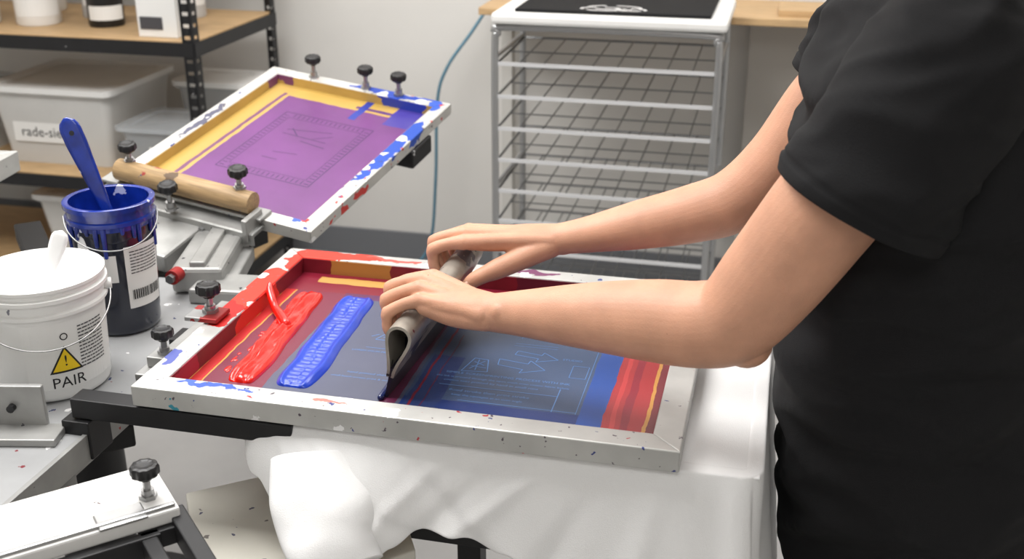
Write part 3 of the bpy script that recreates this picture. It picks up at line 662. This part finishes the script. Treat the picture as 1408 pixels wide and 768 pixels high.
# ---------------------------------------------------------------- drying rack
RK=grp("drying_rack"); x0,x1,y0,y1,zt=-.367,.298,1.75,2.13,1.095
for y,nm in ((y0,"front_frame"),(y1,"back_frame")):
    tube(nm,[(x0,y,.03),(x0,y,.5),(x0,y,zt-.08),(x0+.01,y,zt-.02),(x0+.05,y,zt),(x1-.05,y,zt),(x1-.01,y,zt-.02),(x1,y,zt-.08),(x1,y,.5),(x1,y,.03)],.011,chrome,RK,n=8,up=(0,1,.01))
bm=bmesh.new()
for x in (x0,x1):
    for z in (.12,.6,zt-.09): acyl(bm,(x,y0,z),(x,y1,z),.008,10)
    for y in (y0,y1): acyl(bm,(x,y,0),(x,y,.035),.018,12)
fin("side_rails",bm,chrome,RK,'e')
for k in range(10):
    z=.985-k*.100; bm=bmesh.new()
    abox(bm,((x0+x1)/2,y0,z),(x1-x0,.007,.011)); fin("front_rod_%d"%k,bm,rodm,RK)
    bm=bmesh.new(); acyl(bm,(x0,y1,z+.01),(x1,y1,z+.01),.004,8)
    for x in (x0+.006,x1-.006): acyl(bm,(x,y0,z),(x,y1,z+.01),.004,8)
    for i in range(1,9):
        x=x0+(x1-x0)*i/9; acyl(bm,(x,y0,z+.002),(x,y1,z+.012),.0022,6)
    for y in (y0+.19,): acyl(bm,(x0,y,z),(x1,y,z),.0024,6)
    fin("wire_shelf_%d"%k,bm,wirem,RK,'e')
box2("top_board",(x0-.005,y0-.03,zt+.012),(x1+.02,y1+.03,zt+.045),whitep,RK,bev=.01)
BT=grp("black_printed_t_shirt")
box2("folded_body",(x0+.06,y0+.005,zt+.0455),(x1-.03,y1,zt+.055),blk_shirt,BT,bev=.003)
bm=bmesh.new()
for cx,cy,r in ((-.05,1.80,.05),(.03,1.80,.035),(-.02,1.83,.06)):
    for k in range(16):
        if k%5==4: continue
        a=k*math.pi/8; b=a+math.pi/8; strip(bm,(cx+r*1.3*math.cos(a),cy+.6*r*math.sin(a)),(cx+r*1.3*math.cos(b),cy+.6*r*math.sin(b)),.010,zt+.0556)
fin("white_print",bm,whiteink,BT)

# ---------------------------------------------------------------- bench behind rack
BN=grp("workbench")
box2("top",(-.53,2.17,1.055),(1.9,2.55,1.08),wood,BN,bev=.003)
box2("panel",(.36,2.45,0),(1.9,2.47,1.055),M("greyish_beige",S(184,180,174),.7),BN)  # greyish-beige upright sheet set back under the bench, right of the rack
for x in (-.50,1.86): box2("leg",(x-.02,2.45,0),(x+.02,2.5,1.055),M("bench_leg",S(205,203,198),.6),BN)
box2("loose_board",(.45,2.22,1.08),(.75,2.4,1.1),wood,BN)
hosem=M("blue_hose",S(88,130,150),.4)
HS=grp("air_hose"); tube("hose",[(-.53,2.50,1.12),(-.56,2.45,1.05),(-.62,2.40,.95),(-.70,2.36,.83),(-.74,2.36,.70),(-.76,2.38,.4),(-.80,2.4,.12),(-.9,2.36,.02),(-1.1,2.25,.012),(-1.25,2.15,.012),(-1.35,2.3,.012)],.006,hosem,HS)

# ---------------------------------------------------------------- shelf unit
SH=grp("storage_shelf"); xr,xl=-1.36,-2.75; ya,yb=1.75,2.37
bm=bmesh.new()
def post(x,y,sx,sy):
    for (wx,wy) in ((1,0),(0,1)):
        ax=1 if wx else 0
        for e in (.004,.034):
            cx=x+(sx*e if ax else 0); cy=y+(0 if ax else sy*e)
            abox(bm,(cx,cy,.9),(.009 if ax else .003,.003 if ax else .009,1.8))
        z=.01
        while z<1.8:
            cx=x+(sx*.019 if ax else 0); cy=y+(0 if ax else sy*.019)
            abox(bm,(cx,cy,z),(.026 if ax else .003,.003 if ax else .026,.026)); z+=.038
post(xr,ya,-1,1);post(xr,yb,-1,-1);post(xl,ya,1,1);post(xl,yb,1,-1)
fin("perforated_posts",bm,blksteel,SH)
for k,z in enumerate((.15,.52,1.0,1.55)):
    box2("shelf_board_%d"%k,(xl+.005,ya+.005,z-.012),(xr-.005,yb-.005,z+.004),wood,SH)
    bm=bmesh.new(); zc=z-.022
    for y in (ya-.003,yb+.003): abox(bm,((xl+xr)/2,y,zc),(xr-xl,.004,.045))
    for x in (xl,xr+.003): abox(bm,(x,(ya+yb)/2,zc),(.004,yb-ya,.045))
    fin("beam_%d"%k,bm,blksteel,SH)
def bin_(name,cx,cy,z,w,d,h,mat,lidm,lid=True):
    g=grp(name); bm=bmesh.new(); R=[]
    def ring(s,z_,w_,d_): 
        pts=[]; r=.03
        for sx,sy,a0 in ((1,1,0),(-1,1,90),(-1,-1,180),(1,-1,270)):
            for k in range(5):
                a=math.radians(a0+k*22.5); pts.append(bm.verts.new((cx+sx*(w_/2-r)+r*math.cos(a),cy+sy*(d_/2-r)+r*math.sin(a),z_)))
        return pts
    R=[ring(0,z,w*.88,d*.88),ring(0,z+h*.9,w,d),ring(0,z+h*.9,w+.02,d+.02),ring(0,z+h*.95,w+.02,d+.02)]
    bm.faces.new(R[0])
    for a,b in zip(R,R[1:]):
        for i in range(20): j=(i+1)%20; bm.faces.new((a[i],a[j],b[j],b[i]))
    fin("tub",bm,mat,g,'e')
    if lid:
        bm=bmesh.new(); R=[ring(0,z+h*.93,w+.035,d+.035),ring(0,z+h,w+.035,d+.035),ring(0,z+h,w-.04,d-.04),ring(0,z+h*.97,w-.05,d-.05)]
        bm.faces.new(R[0]);bm.faces.new(R[-1])
        for a,b in zip(R,R[1:]):
            for i in range(20): j=(i+1)%20; bm.faces.new((a[i],a[j],b[j],b[i]))
        fin("lid",bm,lidm,g,'e')
    return g
g=bin_("white_storage_bin",-1.99,2.06,.524,.46,.44,.28,frostp,whitep)
box("label",(-2.03,1.852,.64),(.24,.003,.07),paper,g,0); vs,fs=textdata("rade-sies",.050); mapped("label_text",vs,fs,lambda v:(v.x-2.03,1.8495,v.y+.625),inkblk,g)
g=bin_("clear_storage_bin",-1.555,1.935,.524,.30,.26,.17,clearp,clearp); box("contents",(-1.555,1.935,.56),(.22,.18,.06),M("folded_blue_cloth",S(110,130,155),.9,var=.3,vs=20),g,.01); box("label",(-1.56,1.81,.60),(.08,.003,.05),paper,g,0)
g=bin_("clear_storage_bin",-1.53,2.235,.524,.26,.20,.26,clearp,whitep)
bin_("clear_storage_bin",-2.50,2.05,.524,.36,.42,.22,frostp,clearp)
bin_("white_storage_bin",-1.85,2.05,.154,.5,.42,.26,frostp,whitep)
def jar(name,x,y,z,r,h,bm_,lm):
    g=grp(name); lathe("body",[(0,0),(r*.95,0),(r,.006),(r,h*.8),(r*.88,h*.86)],(x,y,z),bm_,g,40); lathe("lid",[(r*.92,h*.84),(r*.94,h*.85),(r*.94,h),(r*.9,h*1.01)],(x,y,z),lm,g,40)
    vs,fs=gridpatch(r*2.2,h*.4,12,1); mapped("label",vs,fs,wrap((x,y,z),lambda q:r+.001,-1.0,h*.4),paper,g)
lg=M("light_grey_plastic",S(190,190,190),.5)
for x,y,r,h,a,b in ((-2.25,1.90,.07,.17,whitep,whitep),(-2.05,1.95,.075,.16,whitep,whitep),(-1.93,2.12,.05,.22,lg,blackm),(-1.80,1.97,.06,.12,blackm,lg),(-1.68,2.06,.05,.24,whitep,whitep),(-1.60,2.2,.05,.22,lg,whitep),(-2.2,2.2,.08,.25,whitep,lg)): jar("ink_jar",x,y,1.0045,r,h,a,b)
BX=grp("paper_carton"); box2("carton",(-1.58,1.80,1.0045),(-1.44,1.91,1.13),paper,BX); box2("carton_print",(-1.57,1.797,1.03),(-1.49,1.7995,1.07),greyink,BX,0)

# ---------------------------------------------------------------- lights
lampm=D.materials.new("lamp_diffuser"); lampm.use_nodes=True; e=lampm.node_tree.nodes["Principled BSDF"]; e.inputs["Emission Color"].default_value=(1,.98,.95,1); e.inputs["Emission Strength"].default_value=2.0
for k,(x,y,sx,sy,p) in enumerate([(-.9,.0,1.5,1.0,60),(.9,1.3,1.6,.9,26),(-1.4,1.6,1.6,.8,18),(.6,-2.2,1.6,.9,15)]):  # overhead panels out of view; the last is an added front fill
    g=grp("ceiling_light_panel"); box2("housing",(x-sx/2,y-sy/2,2.77),(x+sx/2,y+sy/2,2.8),lampm,g)
    l=D.lights.new("panel","AREA"); l.shape='RECTANGLE'; l.size=sx; l.size_y=sy; l.energy=p; l.color=(1,.985,.965)
    o=D.objects.new("lamp",l); COL.objects.link(o); o.location=(x,y,2.76); o.parent=g
w=D.worlds.new("w"); scn.world=w; w.use_nodes=True; w.node_tree.nodes["Background"].inputs[0].default_value=(.8,.85,.9,1); w.node_tree.nodes["Background"].inputs[1].default_value=.5
cd=D.cameras.new("cam"); cam=D.objects.new("camera",cd); COL.objects.link(cam); cam.location=(.478,-1.579,1.701); cam.rotation_euler=(math.radians(90-22.47),0,math.radians(13.38)); cd.lens=1572.6/1408*36; cd.sensor_width=36; cd.clip_start=.02
cd.dof.use_dof=True; cd.dof.focus_distance=1.72; cd.dof.aperture_fstop=5.0
scn.camera=cam
scn.view_settings.view_transform='Standard'; scn.view_settings.exposure=0
